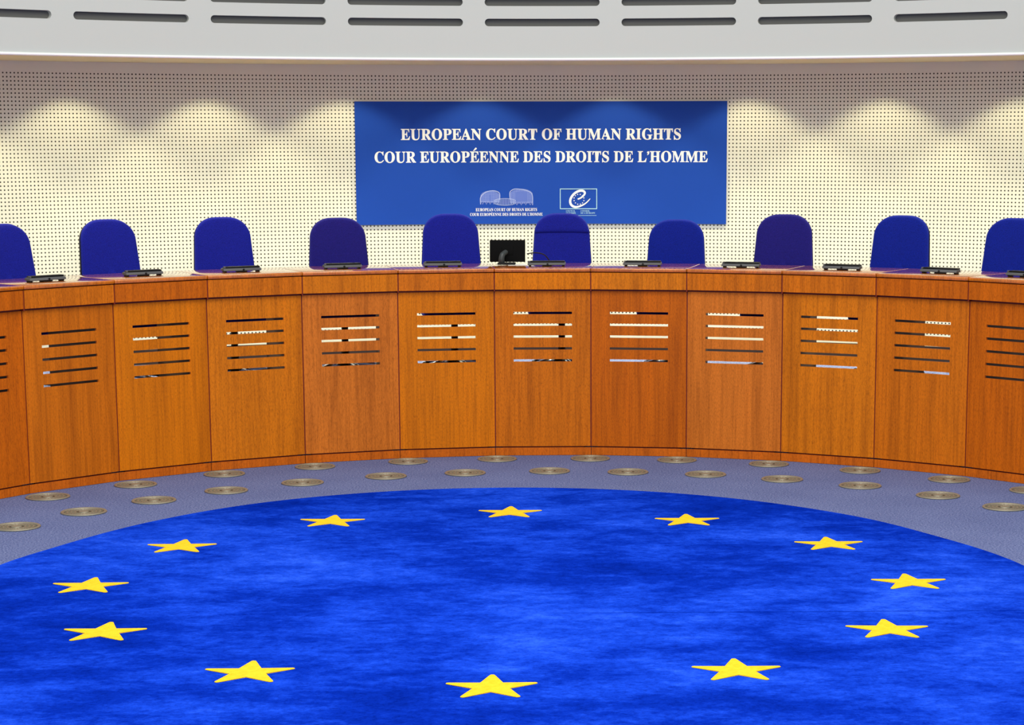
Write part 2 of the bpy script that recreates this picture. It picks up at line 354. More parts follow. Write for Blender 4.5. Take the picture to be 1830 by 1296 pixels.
# ------------------------------------------------------------------ lettering (outline data of bold serif capitals)
GL = json.loads('''{"E":[442,[[[14,0],[14,17],[30,18],[44,20],[55,24],[62,30],[68,37],[72,48],[74,62],[75,78],[75,369],[74,389],[72,405],[68,417],[62,425],[54,431],[44,435],[31,438],[16,439],[16,455],[399,455],[399,320],[383,320],[378,349],[369,373],[356,392],[340,406],[320,417],[295,424],[266,429],[232,430],[200,428],[186,417],[183,388],[183,246],[193,246],[214,247],[232,252],[247,259],[259,269],[269,282],[277,300],[283,321],[288,345],[304,345],[304,118],[287,118],[285,137],[282,154],[278,169],[273,181],[267,192],[259,201],[251,208],[241,213],[229,217],[216,220],[202,222],[185,222],[183,222],[183,67],[183,56],[185,47],[188,40],[192,35],[198,32],[206,29],[217,28],[230,28],[254,28],[276,30],[295,34],[313,39],[330,45],[345,53],[358,63],[371,75],[382,89],[393,105],[402,123],[411,143],[430,143],[402,0]]]],"U":[492,[[[248,-13],[205,-10],[168,-2],[138,10],[114,29],[96,52],[83,81],[76,115],[73,155],[73,379],[72,394],[70,406],[66,416],[61,424],[53,429],[43,434],[30,437],[15,439],[15,455],[240,455],[240,439],[202,432],[185,415],[181,379],[181,140],[182,112],[186,88],[193,68],[203,51],[216,39],[232,29],[252,24],[275,22],[326,31],[363,56],[385,99],[392,159],[392,378],[391,393],[389,406],[385,416],[379,423],[371,429],[360,433],[346,437],[328,439],[328,455],[474,455],[474,439],[460,436],[448,432],[439,427],[433,421],[428,414],[425,404],[423,392],[422,378],[422,181],[420,133],[412,92],[398,58],[380,32],[356,13],[325,-2],[290,-10]]]],"R":[473,[[[15,0],[15,17],[31,19],[45,22],[55,26],[62,32],[68,39],[72,50],[74,64],[75,81],[75,379],[74,394],[71,406],[68,416],[62,424],[55,429],[44,434],[32,437],[16,439],[16,455],[217,455],[264,453],[305,448],[339,439],[367,426],[389,409],[405,388],[414,363],[417,334],[411,296],[392,265],[360,241],[315,224],[432,50],[452,26],[478,17],[480,17],[480,0],[338,0],[201,212],[182,212],[182,81],[183,64],[185,50],[189,39],[194,32],[202,26],[212,22],[225,19],[242,17],[242,0]],[[182,234],[203,234],[228,235],[249,240],[266,248],[280,258],[290,272],[298,290],[302,311],[304,336],[299,378],[284,407],[259,425],[224,431],[212,431],[202,429],[195,426],[190,422],[186,417],[184,409],[182,398],[182,385]]]],"O":[525,[[[261,-11],[236,-10],[213,-6],[190,-1],[169,7],[148,17],[129,29],[111,43],[94,58],[79,75],[66,93],[55,113],[45,134],[37,156],[32,179],[29,203],[28,228],[29,252],[32,276],[37,299],[45,321],[55,342],[66,362],[79,380],[95,397],[112,413],[130,426],[149,438],[170,448],[192,456],[216,462],[240,465],[265,466],[290,465],[313,462],[336,456],[357,448],[378,439],[397,427],[415,414],[431,399],[446,382],[459,364],[471,344],[481,323],[488,301],[494,277],[497,253],[498,228],[497,203],[494,179],[488,156],[481,134],[471,113],[459,93],[446,75],[430,58],[414,43],[395,29],[376,17],[355,7],[333,-1],[310,-6],[286,-10]],[[265,12],[315,26],[351,66],[372,133],[379,228],[377,278],[371,321],[362,358],[348,389],[330,412],[310,430],[286,440],[260,443],[210,430],[174,389],[152,322],[145,228],[147,178],[153,135],[163,98],[177,67],[195,43],[215,26],[238,16]]]],"P":[418,[[[15,0],[15,17],[31,19],[45,22],[55,26],[62,32],[68,39],[72,50],[74,64],[75,81],[75,379],[74,394],[71,406],[68,416],[62,424],[55,429],[44,434],[32,437],[16,439],[16,455],[214,455],[253,454],[287,452],[315,447],[336,440],[352,432],[366,422],[379,411],[390,398],[398,383],[404,367],[408,350],[409,332],[406,305],[398,280],[385,259],[367,240],[343,225],[314,214],[281,208],[242,206],[182,206],[182,81],[183,64],[185,50],[189,39],[194,32],[202,26],[212,22],[225,19],[242,17],[242,0]],[[182,230],[201,230],[225,231],[244,235],[260,243],[272,253],[281,266],[287,283],[291,304],[292,329],[291,354],[288,375],[283,392],[275,406],[265,417],[252,425],[236,430],[216,431],[189,424],[182,398]]]],"A":[437,[[[-9,0],[-9,18],[1,19],[9,21],[17,25],[24,30],[30,38],[36,47],[43,60],[49,75],[206,466],[224,465],[384,87],[392,70],[399,55],[405,44],[411,34],[417,27],[425,22],[433,19],[443,18],[443,0],[229,0],[229,18],[253,20],[270,25],[280,34],[283,46],[273,81],[253,132],[103,132],[79,71],[76,59],[75,48],[78,35],[87,26],[102,20],[124,18],[128,18],[128,0]],[[113,161],[242,161],[177,319]]]],"N":[494,[[[403,-11],[107,350],[107,79],[108,62],[110,49],[113,38],[119,31],[126,26],[136,21],[150,19],[167,17],[167,0],[18,0],[18,17],[54,23],[71,41],[76,79],[76,388],[36,433],[18,439],[18,455],[156,455],[391,169],[391,377],[386,414],[369,431],[331,439],[331,455],[480,455],[480,439],[464,437],[450,434],[440,430],[433,425],[428,417],[425,407],[422,393],[422,377],[422,-11]]]],"C":[468,[[[257,-11],[224,-9],[193,-3],[164,6],[137,20],[113,37],[91,56],[72,79],[56,104],[43,132],[34,162],[28,194],[26,228],[28,262],[34,294],[43,323],[56,351],[72,376],[92,399],[114,418],[139,435],[166,448],[195,458],[226,464],[259,465],[283,464],[309,459],[337,451],[367,440],[388,435],[399,437],[408,443],[415,452],[419,465],[437,465],[437,308],[420,308],[407,338],[392,364],[375,387],[356,407],[335,423],[313,434],[290,441],[265,443],[212,430],[174,389],[151,321],[144,226],[152,138],[177,74],[219,36],[278,24],[298,25],[318,29],[338,35],[358,45],[377,56],[395,71],[412,87],[428,106],[447,89],[409,45],[365,14],[314,-5]]]],"T":[423,[[[92,0],[92,17],[109,18],[123,21],[134,25],[142,31],[148,39],[152,50],[155,64],[156,81],[156,433],[149,433],[124,431],[102,426],[82,416],[65,403],[51,387],[41,367],[33,344],[29,318],[11,318],[11,455],[410,455],[410,317],[394,317],[381,368],[357,404],[319,426],[269,433],[263,433],[263,81],[264,63],[267,49],[271,38],[276,30],[284,25],[296,21],[310,18],[328,17],[328,0]]]],"F":[404,[[[15,0],[15,17],[31,19],[45,23],[55,28],[62,34],[68,42],[72,53],[74,67],[75,84],[75,375],[74,391],[71,405],[67,416],[61,423],[54,429],[43,433],[30,436],[14,439],[14,455],[394,455],[394,320],[377,320],[374,339],[369,357],[362,372],[355,385],[347,397],[336,406],[324,414],[310,420],[294,425],[275,428],[254,430],[230,431],[200,429],[186,421],[182,398],[182,247],[190,247],[211,249],[229,253],[244,260],[256,270],[266,284],[274,301],[280,322],[284,347],[302,347],[302,118],[285,118],[280,146],[274,168],[266,187],[257,200],[244,211],[229,218],[210,222],[189,224],[182,224],[182,81],[188,43],[191,36],[196,31],[202,27],[210,24],[219,21],[229,19],[242,18],[257,17],[257,0]]]],"H":[523,[[[15,0],[15,17],[31,19],[45,22],[55,26],[62,32],[68,39],[72,50],[74,64],[75,81],[75,379],[74,394],[71,406],[68,416],[62,424],[55,429],[44,434],[32,437],[16,439],[16,455],[242,455],[242,439],[204,432],[187,415],[182,379],[182,251],[342,251],[342,379],[337,415],[320,432],[282,439],[282,455],[507,455],[507,439],[491,437],[478,434],[468,429],[461,424],[456,417],[452,407],[450,394],[449,379],[449,81],[450,65],[452,52],[456,41],[461,33],[468,27],[478,22],[491,19],[507,17],[507,0],[282,0],[282,17],[298,19],[311,21],[321,25],[329,31],[335,38],[339,49],[341,63],[342,81],[342,221],[182,221],[182,81],[183,64],[185,50],[189,39],[194,32],[202,26],[212,22],[225,19],[242,17],[242,0]]]],"M":[634,[[[14,0],[14,17],[30,19],[43,22],[53,26],[61,32],[67,39],[72,50],[74,63],[75,79],[75,382],[71,416],[53,432],[15,439],[15,455],[185,455],[317,142],[449,455],[617,455],[617,439],[602,437],[590,433],[580,429],[573,423],[567,416],[563,405],[561,393],[560,378],[560,85],[565,43],[568,36],[571,31],[576,26],[582,23],[617,17],[617,0],[396,0],[396,17],[433,25],[438,28],[443,32],[447,38],[450,44],[455,83],[455,399],[288,0],[270,0],[105,389],[105,80],[106,62],[109,48],[113,37],[120,30],[128,24],[139,20],[153,18],[169,17],[169,0]]]],"I":[261,[[[13,0],[13,17],[29,20],[42,23],[53,27],[61,32],[67,39],[72,49],[74,61],[75,75],[75,387],[74,401],[72,412],[68,421],[63,427],[55,432],[45,435],[31,437],[13,439],[13,455],[244,455],[244,439],[228,437],[214,435],[204,432],[196,427],[190,421],[186,412],[183,401],[183,387],[183,77],[187,44],[206,26],[246,17],[246,0]]]],"G":[508,[[[268,-10],[233,-8],[200,-3],[170,7],[141,19],[116,36],[93,55],[74,77],[57,103],[44,131],[35,161],[29,194],[28,229],[29,263],[35,295],[44,324],[57,352],[74,377],[93,399],[115,419],[139,435],[166,448],[195,458],[225,464],[257,465],[284,464],[311,459],[340,451],[369,441],[388,436],[406,443],[419,465],[437,465],[437,308],[420,308],[412,327],[403,346],[393,363],[382,379],[370,393],[357,406],[343,417],[329,426],[314,434],[299,439],[283,442],[267,443],[214,430],[176,389],[153,322],[146,228],[148,178],[154,135],[165,98],[180,67],[199,44],[221,26],[246,16],[275,13],[293,14],[308,16],[319,21],[328,27],[334,35],[339,45],[342,57],[343,71],[343,128],[342,142],[339,154],[335,163],[329,170],[321,175],[309,179],[294,181],[275,182],[275,198],[500,198],[500,182],[485,181],[473,179],[463,175],[457,171],[452,164],[449,155],[447,143],[446,128],[446,29],[402,12],[357,0],[313,-8]]]],"S":[390,[[[43,-11],[43,158],[62,158],[72,124],[83,94],[96,70],[111,50],[129,34],[149,24],[172,17],[197,15],[215,16],[231,20],[245,27],[257,36],[266,47],[273,60],[277,74],[279,89],[275,110],[265,129],[248,146],[225,160],[163,191],[135,205],[112,221],[92,236],[77,253],[65,270],[56,289],[51,309],[50,332],[51,352],[54,370],[60,387],[67,403],[77,417],[88,429],[101,440],[115,449],[131,457],[148,462],[166,465],[185,466],[229,461],[282,448],[291,446],[300,445],[307,446],[313,450],[318,457],[320,466],[339,466],[339,319],[322,319],[317,337],[310,354],[303,370],[293,385],[283,398],[272,410],[261,420],[248,429],[235,436],[222,441],[208,444],[194,445],[178,443],[163,440],[151,434],[140,426],[131,417],[125,406],[121,394],[120,380],[121,368],[124,356],[129,346],[137,336],[147,328],[159,319],[173,311],[189,303],[253,273],[273,263],[290,253],[305,243],[317,233],[328,222],[337,211],[344,200],[350,188],[354,176],[357,162],[359,148],[359,133],[358,112],[354,93],[348,75],[339,58],[328,43],[314,29],[298,18],[281,8],[261,0],[240,-6],[217,-9],[192,-10],[158,-8],[126,1],[98,9],[85,12],[69,7],[61,-11]]]],"D":[496,[[[20,0],[20,17],[35,19],[47,21],[56,25],[63,30],[68,36],[71,46],[73,59],[74,75],[74,374],[73,392],[71,407],[67,418],[61,426],[53,432],[43,435],[30,438],[15,439],[15,455],[222,455],[278,452],[328,441],[370,422],[405,396],[433,364],[452,325],[464,279],[468,228],[453,128],[408,57],[333,14],[228,0]],[[222,24],[253,27],[279,37],[302,53],[319,75],[333,104],[343,139],[349,181],[351,229],[343,318],[319,382],[279,420],[223,433],[211,433],[202,431],[195,428],[190,423],[186,417],[184,409],[182,398],[182,385],[182,72],[182,59],[184,48],[186,40],[190,34],[195,30],[202,27],[211,25]]]],"L":[426,[[[15,0],[15,17],[31,19],[45,22],[55,26],[62,32],[68,39],[72,50],[74,64],[75,81],[75,379],[74,394],[71,407],[68,417],[62,425],[55,430],[44,434],[32,437],[16,439],[16,455],[250,455],[250,439],[208,434],[201,431],[196,427],[191,422],[188,416],[182,379],[182,83],[185,47],[200,31],[234,28],[257,28],[278,31],[297,34],[315,40],[330,47],[345,56],[358,67],[370,80],[381,95],[391,112],[400,132],[409,154],[427,154],[402,0]]]]}''')
def shape_curve(name, loops, to3d, m, parent, bold=0):
    """closed outlines (with holes) filled flat, then laid on the banner's surface"""
    cu = bpy.data.curves.new(name, 'CURVE'); cu.dimensions = '2D'; cu.fill_mode = 'BOTH'; cu.offset = bold
    for lp in loops:
        s = cu.splines.new('POLY'); s.points.add(len(lp)-1); s.use_cyclic_u = True
        for p, (x, y) in zip(s.points, lp): p.co = (x, y, 0, 1)
    t = bpy.data.objects.new(name, cu); COL.objects.link(t)
    bpy.context.view_layer.update()
    dg = bpy.context.evaluated_depsgraph_get()
    me = bpy.data.meshes.new_from_object(t.evaluated_get(dg))
    bpy.data.objects.remove(t); bpy.data.curves.remove(cu)
    for v in me.vertices: v.co = to3d(v.co.x, v.co.y)
    me.name = name; me.materials.clear(); me.materials.append(m)
    o = bpy.data.objects.new(name, me); COL.objects.link(o); o.parent = parent
    return o
def strips(name, loops, to3d, m, parent):
    """separate printed lines, each its own outline, that may cross"""
    bm = B()
    for lp in loops:
        n = len(lp)//2                          # the outline runs up one side of the line and back down the other
        vs = [bm.verts.new(to3d(x, y)) for x, y in lp]
        for i in range(n-1): bm.faces.new((vs[i], vs[i+1], vs[2*n-2-i], vs[2*n-1-i]))
    return obj(name, bm, m, parent)
def text_loops(s, u0, u1, zbase, cap):
    """one line of capitals from u0 to u1 standing on zbase"""
    k = cap/455.0; x = 0; out = []; spaces = 0
    for ch in s:
        if ch == ' ': x += 190; continue
        if ch == '’':
            out.append([(x+px, py) for px, py in [(30, 395), (40, 430), (70, 450), (105, 445), (128, 415), (122, 365), (95, 325), (50, 300), (42, 316), (75, 340), (90, 368), (60, 366)]]); x += 150; continue
        g = 'E' if ch == 'É' else ch
        adv, lps = GL[g]
        for lp in lps: out.append([(x+px, py) for px, py in lp])
        if ch == 'É': out.append([(x+px, py) for px, py in [(170, 490), (195, 485), (330, 570), (325, 600), (290, 620), (262, 605)]])
        x += adv+8
    sx = (u1-u0)/x
    return [[(u0+px*sx, zbase+py*k) for px, py in lp] for lp in out]
def stroke(pts, wd, closed=False):
    """an outline of a line of given width(s); pts 2D"""
    n = len(pts); ws = wd if isinstance(wd, (list, tuple)) else [wd]*n; l, r = [], []
    for i in range(n):
        a = Vector(pts[max(i-1, 0)]); b = Vector(pts[min(i+1, n-1)]); t = (b-a).normalized(); nn = Vector((-t.y, t.x))
        p = Vector(pts[i]); l.append(tuple(p+nn*ws[i]/2)); r.append(tuple(p-nn*ws[i]/2))
    return l + r[::-1]
def spline(pts, n=8):
    out = []; P = [Vector(p) for p in pts]
    for i in range(len(P)-1):
        p0, p1, p2, p3 = P[max(i-1, 0)], P[i], P[i+1], P[min(i+2, len(P)-1)]
        for k in range(n):
            t = k/n
            out.append(.5*((2*p1)+(p2-p0)*t+(2*p0-5*p1+4*p2-p3)*t*t+(3*p1-p0-3*p2+p3)*t**3))
    out.append(P[-1]); return [tuple(p) for p in out]

# ------------------------------------------------------------------ banner on the perforated wall
RBN, UB = 6.3205, 6.28
def on_banner(d): return lambda u, z: pol(RBN-d, u/UB, z)
bn = thing('wall_banner', 'wide blue courtroom banner with white serif capitals and two emblems, hung on the perforated wall', 'banner')
bm = B(); U0, U1, Z0, Z1 = -1.4455, 1.3640, 1.4555, 2.3775; n = 40; T = .010
rows = [[bm.verts.new(pol(r, (U0+(U1-U0)*i/n)/UB, z)) for r, z in ((RBN, Z0), (RBN+T, Z0), (RBN+T, Z1), (RBN, Z1))] for i in range(n+1)]
for p, q in zip(rows, rows[1:]):
    for k in range(4): bm.faces.new((p[k], q[k], q[(k+1) % 4], p[(k+1) % 4]))
bm.faces.new(rows[0]); bm.faces.new(rows[-1][::-1])
obj('panel', bm, M['banner'], bn)
o = None
shape_curve('lettering', text_loops('EUROPEAN COURT OF HUMAN RIGHTS', -1.103, 1.022, 2.092, .080), on_banner(.0015), M['white_ink'], bn, .0014)
shape_curve('lettering', text_loops('COUR EUROPÉENNE DES DROITS DE L’HOMME', -1.305, 1.223, 1.9225, .080), on_banner(.0015), M['white_ink'], bn, .0014)
# emblem with the two drums of the court building
em = shape_curve('court_emblem', [stroke(spline([(-.5045, 1.604), (-.5030, 1.659), (-.4623, 1.697), (-.4101, 1.707), (-.372, 1.698), (-.3581, 1.680), (-.359, 1.640)]), .0052)]
    + [stroke(spline([(-.2800, 1.640), (-.2815, 1.692), (-.262, 1.713), (-.2272, 1.7205), (-.1489, 1.7061), (-.1120, 1.676), (-.1090, 1.598)]), .0052)], on_banner(.0015), M['pale_ink'], bn)
def drum(x0, x1, top, bot, nx, nz):
    L = []
    for i in range(nx+1):
        x = x0+(x1-x0)*i/nx; L.append(stroke([(x, bot(x)), (x, top(x))], .0011))
    for j in range(nz+1):
        f = j/nz
        L.append(stroke([(x0+(x1-x0)*i/10, bot(x0+(x1-x0)*i/10)*(1-f)+top(x0+(x1-x0)*i/10)*f) for i in range(11)], .0011))
    return L
arc = lambda x0, x1, zc, s: (lambda x: zc + s*math.sqrt(max(0, 1-((x-(x0+x1)/2)/((x1-x0)/2*1.06))**2)))
for args in ((-.503, -.360, arc(-.503, -.360, 1.660, .046), arc(-.503, -.360, 1.628, -.010), 12, 7), (-.280, -.110, arc(-.280, -.110, 1.672, .048), arc(-.280, -.110, 1.622, -.012), 14, 8)):
    x0, x1, tp, bt = args[:4]
    shape_curve('drum_face', [[(x0+(x1-x0)*i/16, bt(x0+(x1-x0)*i/16)) for i in range(17)] + [(x1-(x1-x0)*i/16, tp(x1-(x1-x0)*i/16)) for i in range(17)]], on_banner(.0008), M['tint_ink'], em)
    strips('lattice', drum(*args), on_banner(.0012), M['lattice_ink'], em)
for x0, x1, zz in ((-.503, -.360, 1.622), (-.280, -.110, 1.616)):
    nn = 5; zig = []
    for i in range(nn):
        a = x0+(x1-x0)*i/nn; w_ = (x1-x0)/nn
        zig.append(stroke([(a+.12*w_, zz+.004), (a+.5*w_, zz-.018), (a+.88*w_, zz+.004)], .0036))
    strips('zigzag_supports', zig+[stroke([(x0, zz+.0045), (x1, zz+.0045)], .0026)], on_banner(.0014), M['lattice_ink'], em)
low = []
for i in range(19):
    x = -.398+.157*i/18; e = math.sqrt(max(0, 1-((x+.3195)/.0825)**2)); low.append(stroke([(x, 1.616-.020*e+.002), (x, 1.630+.016*e)], .0024))
low.append(stroke([(-.3195+.0815*cos(t*PI/20), 1.630+.018*sin(t*PI/20)) for t in range(21)], .003))
low.append(stroke([(-.3195+.0815*cos(-t*PI/20), 1.616-.020*sin(t*PI/20)) for t in range(21)], .003))
strips('low_drum', low, on_banner(.0014), M['pale_ink'], em)
shape_curve('lettering', text_loops('EUROPEAN COURT OF HUMAN RIGHTS', -.5422, -.0746, 1.5520, .0225), on_banner(.0015), M['white_ink'], bn)
shape_curve('lettering', text_loops('COUR EUROPÉENNE DES DROITS DE L’HOMME', -.5863, -.0323, 1.5170, .0215), on_banner(.0015), M['white_ink'], bn)
# framed emblem: a swung letter e round a ring of small stars
x0, x1, z0, z1, t = .0990, .3817, 1.5660, 1.7220, .0055
ec = shape_curve('council_emblem', [[(x0, z0), (x1, z0), (x1, z1), (x0, z1)], [(x0+t, z0+t), (x1-t, z0+t), (x1-t, z1-t), (x0+t, z1-t)]], on_banner(.0015), M['cyan_ink'], bn)
ep = spline([(.2340, 1.6410), (.2600, 1.6530), (.2830, 1.6740), (.2880, 1.6930), (.2700, 1.7055), (.2400, 1.7020), (.2080, 1.6830), (.1850, 1.6540), (.1770, 1.6260), (.1830, 1.6020), (.1990, 1.5870), (.2230, 1.5820), (.2500, 1.5880), (.2800, 1.6010), (.3060, 1.6200), (.3290, 1.6450)])
nE = len(ep); ew = [.010+.0075*min(1, i/30) if i < nE-40 else .0175-.0125*(i-nE+40)/40 for i in range(nE)]
shape_curve('swung_letter', [stroke(ep, ew)], on_banner(.0015), M['white_ink'], ec)
def star2(cx, cz, r, rot=0):
    return [(cx+(r if i % 2 == 0 else r*.42)*sin(rot+i*PI/5), cz+(r if i % 2 == 0 else r*.42)*cos(rot+i*PI/5)) for i in range(10)]
shape_curve('star_ring', [star2(.2440+.0385*sin(k*PI/6+.26), 1.6405+.0385*cos(k*PI/6+.26), .0062) for k in range(12)], on_banner(.0014), M['white_ink'], ec)
for s, a, b, z in (('COUNCIL', .1446, .2160, 1.5470), ('OF EUROPE', .1446, .2199, 1.5310), ('CONSEIL', .2559, .3270, 1.5470), ('DE L’EUROPE', .2559, .3672, 1.5310)):
    shape_curve('lettering', text_loops(s, a, b, z, .0105), on_banner(.0015), M['cyan_ink'], bn)
shape_curve('rule', [[(.0990, 1.5165), (.377, 1.5165), (.377, 1.5190), (.0990, 1.5190)]], on_banner(.0015), M['cyan_ink'], bn)

# ------------------------------------------------------------------ curved bench: twelve units
hw = RB*sin(DL/2); tn = math.tan(DL/2)
ymid = RB*cos(DL/2)                                # the chord's distance from the centre
HUE = {'a': srgb(208, 114, 8), 'b': srgb(202, 106, 8), 'c': srgb(206, 112, 32), 'd': srgb(194, 95, 2), 'e': srgb(210, 114, 0)}
def slotted_panel(hwp, y0, y1, z0, z1, slots, sh, sw):
    """board pierced by level slots"""
    bm = B(); xs = [-hwp, -sw, sw, hwp]; zs = [z0]
    for s in sorted(slots): zs += [s-sh/2, s+sh/2]
    zs.append(z1)
    for i in range(len(zs)-1):
        for j in range(3):
            hole = (j == 1 and i % 2 == 1)
            a, b, c, d = xs[j], xs[j+1], zs[i], zs[i+1]
            if hole:
                for q in (((a, y0, c), (b, y0, c), (b, y1, c), (a, y1, c)), ((a, y0, d), (b, y0, d), (b, y1, d), (a, y1, d)),
                          ((a, y0, c), (a, y1, c), (a, y1, d), (a, y0, d)), ((b, y0, c), (b, y1, c), (b, y1, d), (b, y0, d))):
                    bm.faces.new([bm.verts.new(p) for p in q])
            else:
                for y in (y0, y1): bm.faces.new([bm.verts.new(p) for p in ((a, y, c), (b, y, c), (b, y, d), (a, y, d))])
    for q in (((-hwp, z0), (-hwp, z1)), ((hwp, z0), (hwp, z1))):
        bm.faces.new([bm.verts.new(p) for p in ((q[0][0], y0, q[0][1]), (q[1][0], y0, q[1][1]), (q[1][0], y1, q[1][1]), (q[0][0], y1, q[0][1]))])
    for z in (z0, z1):
        bm.faces.new([bm.verts.new(p) for p in ((-hwp, y0, z), (hwp, y0, z), (hwp, y1, z), (-hwp, y1, z))])
    bmesh.ops.remove_doubles(bm, verts=bm.verts, dist=1e-5)
    return bm
G = .0038
def make_unit():
    t = thing('bench_unit', '', 'bench', (0, 0, 0), 0, 'slotted wooden units of the curved bench')
    w_at = lambda y: hw + y*tn
    obj('front_panel', slotted_panel(w_at(.026)-G, .026, .0405, H_BASE+.005, H_GROOVE-.006, [.962, .8835, .8045, .7245, .6445], .0165, .1955), M['wood'], t)
    bm = B(); box(bm, -(hw-G), hw-G, 0, .022, H_GROOVE+.006, H_TOP-.029, .0012, 1); obj('frieze', bm, M['wood'], t)
    bm = B(); y0, y1 = -.006, .56
    prism(bm, [(-(w_at(y0)-.0012), y0), (w_at(y0)-.0012, y0), (w_at(y1)-.0012, y1), (-(w_at(y1)-.0012), y1)], H_TOP-.024, H_TOP, .006, 3)
    smooth_angle(obj('worktop', bm, M['worktop'], t), 50)
    bm = B(); box(bm, -(w_at(.030)-.0016), w_at(.030)-.0016, .030, .044, .001, H_BASE-.005, .001, 1); obj('plinth', bm, M['wood'], t)
    bm = B()
    for s in (-1, 1):
        xa, xb = sorted((s*(w_at(.041)-.001), s*(w_at(.041)-.045))); box(bm, xa, xb, .041, .058, .06, H_TOP-.03)
    box(bm, -hw+.046, hw-.046, .041, .058, H_GROOVE-.05, H_TOP-.0245); box(bm, -hw+.046, hw-.046, .0445, .058, .002, .09)
    for s in (-1, 1):                            # red-brown fillets that close the joints between the boards
        for y0, z0, z1 in ((.0045, H_GROOVE-.005, H_TOP-.03), (.0300, .062, H_GROOVE-.0055)):
            xa, xb = sorted((s*(w_at(y0)-.0004), s*(w_at(y0)-G+.0002))); box(bm, xa, xb, y0, .0405, z0, z1)
    box(bm, -hw+.005, hw-.005, .0300, .0405, H_GROOVE-.0055, H_GROOVE+.0055)
    obj('carcass', bm, M['dark_wood'], t)
    for s in (-1, 1):
        bm = B(); ya, yb = .0585, .84
        poly = [(s*(w_at(ya)-.0135), ya), (s*(w_at(ya)-.001), ya), (s*(w_at(yb)-.001), yb), (s*(w_at(yb)-.0135), yb)]
        prism(bm, poly if s > 0 else poly[::-1], ZP, H_TOP-.075); obj('side_panel', bm, M['inner'], t)
    bm = B(); y0, y1 = .50, .86
    prism(bm, [(-(w_at(y0)-.002), y0), (w_at(y0)-.002, y0), (w_at(y1)-.002, y1), (-(w_at(y1)-.002), y1)], H_TOP-.0745, H_TOP-.05)
    obj('writing_shelf', bm, M['wood'], t)
    return t
UL = ['slotted wooden bench unit cut off by the left edge of the photo',
      'slotted wooden bench unit below the wall gap right of the leftmost blue chair',
      'slotted wooden bench unit in front of the second blue chair from the left edge',
      'slotted wooden bench unit in front of the third blue chair from the left edge',
      'slotted paler wooden bench unit before the violet-blue chair at the banner’s left corner',
      'slotted wooden bench unit in front of the blue chair left of the black monitor',
      'slotted wooden bench unit at the middle, carrying the black monitor on its top',
      'slotted wooden bench unit just right of the one that carries the black monitor',
      'slotted wooden bench unit in front of the violet-blue chair right of the banner',
      'slotted wooden bench unit right of the one before the right-hand violet-blue chair',
      'slotted wooden bench unit in front of the second blue chair from the right edge',
      'slotted wooden bench unit cut off by the right edge of the photo']
PH = 'dbeacebdcabd'; FH = 'dbdbabeabbdd'
unit0 = None
for k in range(12):
    a = PH0 + DL*(k-6)
    if k == 0: u = unit0 = make_unit()
    else: u = dup(unit0, (0, 0, 0), 0, UL[k])
    u['label'] = UL[k]
    u.location = pol(ymid, a, 0); u.rotation_euler = (0, 0, -a)
    for ch in u.children:
        nm = ch.name.split('.')[0]
        if nm == 'front_panel': ch.color = HUE[PH[k]]
        elif nm == 'frieze': ch.color = HUE[FH[k]]
        elif nm == 'plinth': ch.color = srgb(200, 98, 12)
        else: ch.color = HUE['b']

# ------------------------------------------------------------------ blue carpet with its ring of twelve stars
SCX, SCY, SR = -.2252, -.0870, 1.976
def carpet_radius(a):
    K = [(-78.74, 2.598), (-65.89, 2.565), (-48.98, 2.632), (-33.01, 2.727), (-15.71, 2.787), (-.99, 2.804), (12.18, 2.787), (29.78, 2.722), (39.18, 2.678), (49.72, 2.640), (63.67, 2.592), (82.2, 2.640)]
    if a <= K[0][0]: return K[0][1]
    if a >= K[-1][0]: return K[-1][1]
    for i in range(len(K)-1):
        if K[i][0] <= a <= K[i+1][0]:
            P = [K[max(i-1, 0)], K[i], K[i+1], K[min(i+2, len(K)-1)]]; h = P[2][0]-P[1][0]; t = (a-P[1][0])/h
            m1 = (P[2][1]-P[0][1])/(P[2][0]-P[0][0])*h; m2 = (P[3][1]-P[1][1])/(P[3][0]-P[1][0])*h
            return (2*t**3-3*t*t+1)*P[1][1]+(t**3-2*t*t+t)*m1+(-2*t**3+3*t*t)*P[2][1]+(t**3-t*t)*m2
cp = thing('round_carpet', 'round royal blue carpet with a ring of yellow stars, laid in front of the bench', 'carpet', (SCX, SCY, 0))
bm = B(); poly = []
for i in range(0, 181):
    a = -88 + 176*i/180; r = carpet_radius(a); poly.append((r*sin(R_(a)), r*cos(R_(a))))
for x, y in ((2.66, -1.2), (2.62, -2.4), (2.40, -3.2), (1.9, -3.7), (1.2, -3.95), (0, -4.05), (-1.2, -3.95), (-1.9, -3.7), (-2.40, -3.2), (-2.58, -2.4), (-2.61, -1.2)): poly.append((x, y))
prism(bm, poly[::-1], .0008, .0075)
obj('pile', bm, M['carpet'], cp)
def star_bm():
    """five rays with slightly rounded tips"""
    bm = B(); RO, RI = .192, .0765; pts = []
    for i in range(10):
        a = i*PI/5; r = RO if i % 2 == 0 else RI
        if i % 2: pts.append((r*sin(a), r*cos(a)))
        else:
            for da, rr in ((-.055, .962), (-.028, .992), (.028, .992), (.055, .962)): pts.append((RO*rr*sin(a+da), RO*rr*cos(a+da)))
    prism(bm, pts[::-1], .0076, .0105, .0008, 1); return bm
st0 = None
SREL = [(-.003, -1.959), (-.993, -1.706), (-1.726, -.984), (-1.992, -.013), (-1.714, .965), (-.991, 1.681), (.005, 1.939), (1.006, 1.660), (1.713, .948), (1.977, -.024), (1.715, -1.012), (.989, -1.717)]
SROT = [0, -.8, -.3, -1.2, -1.4, 1.2, .9, .8, .5, .6, 2.2, .5]
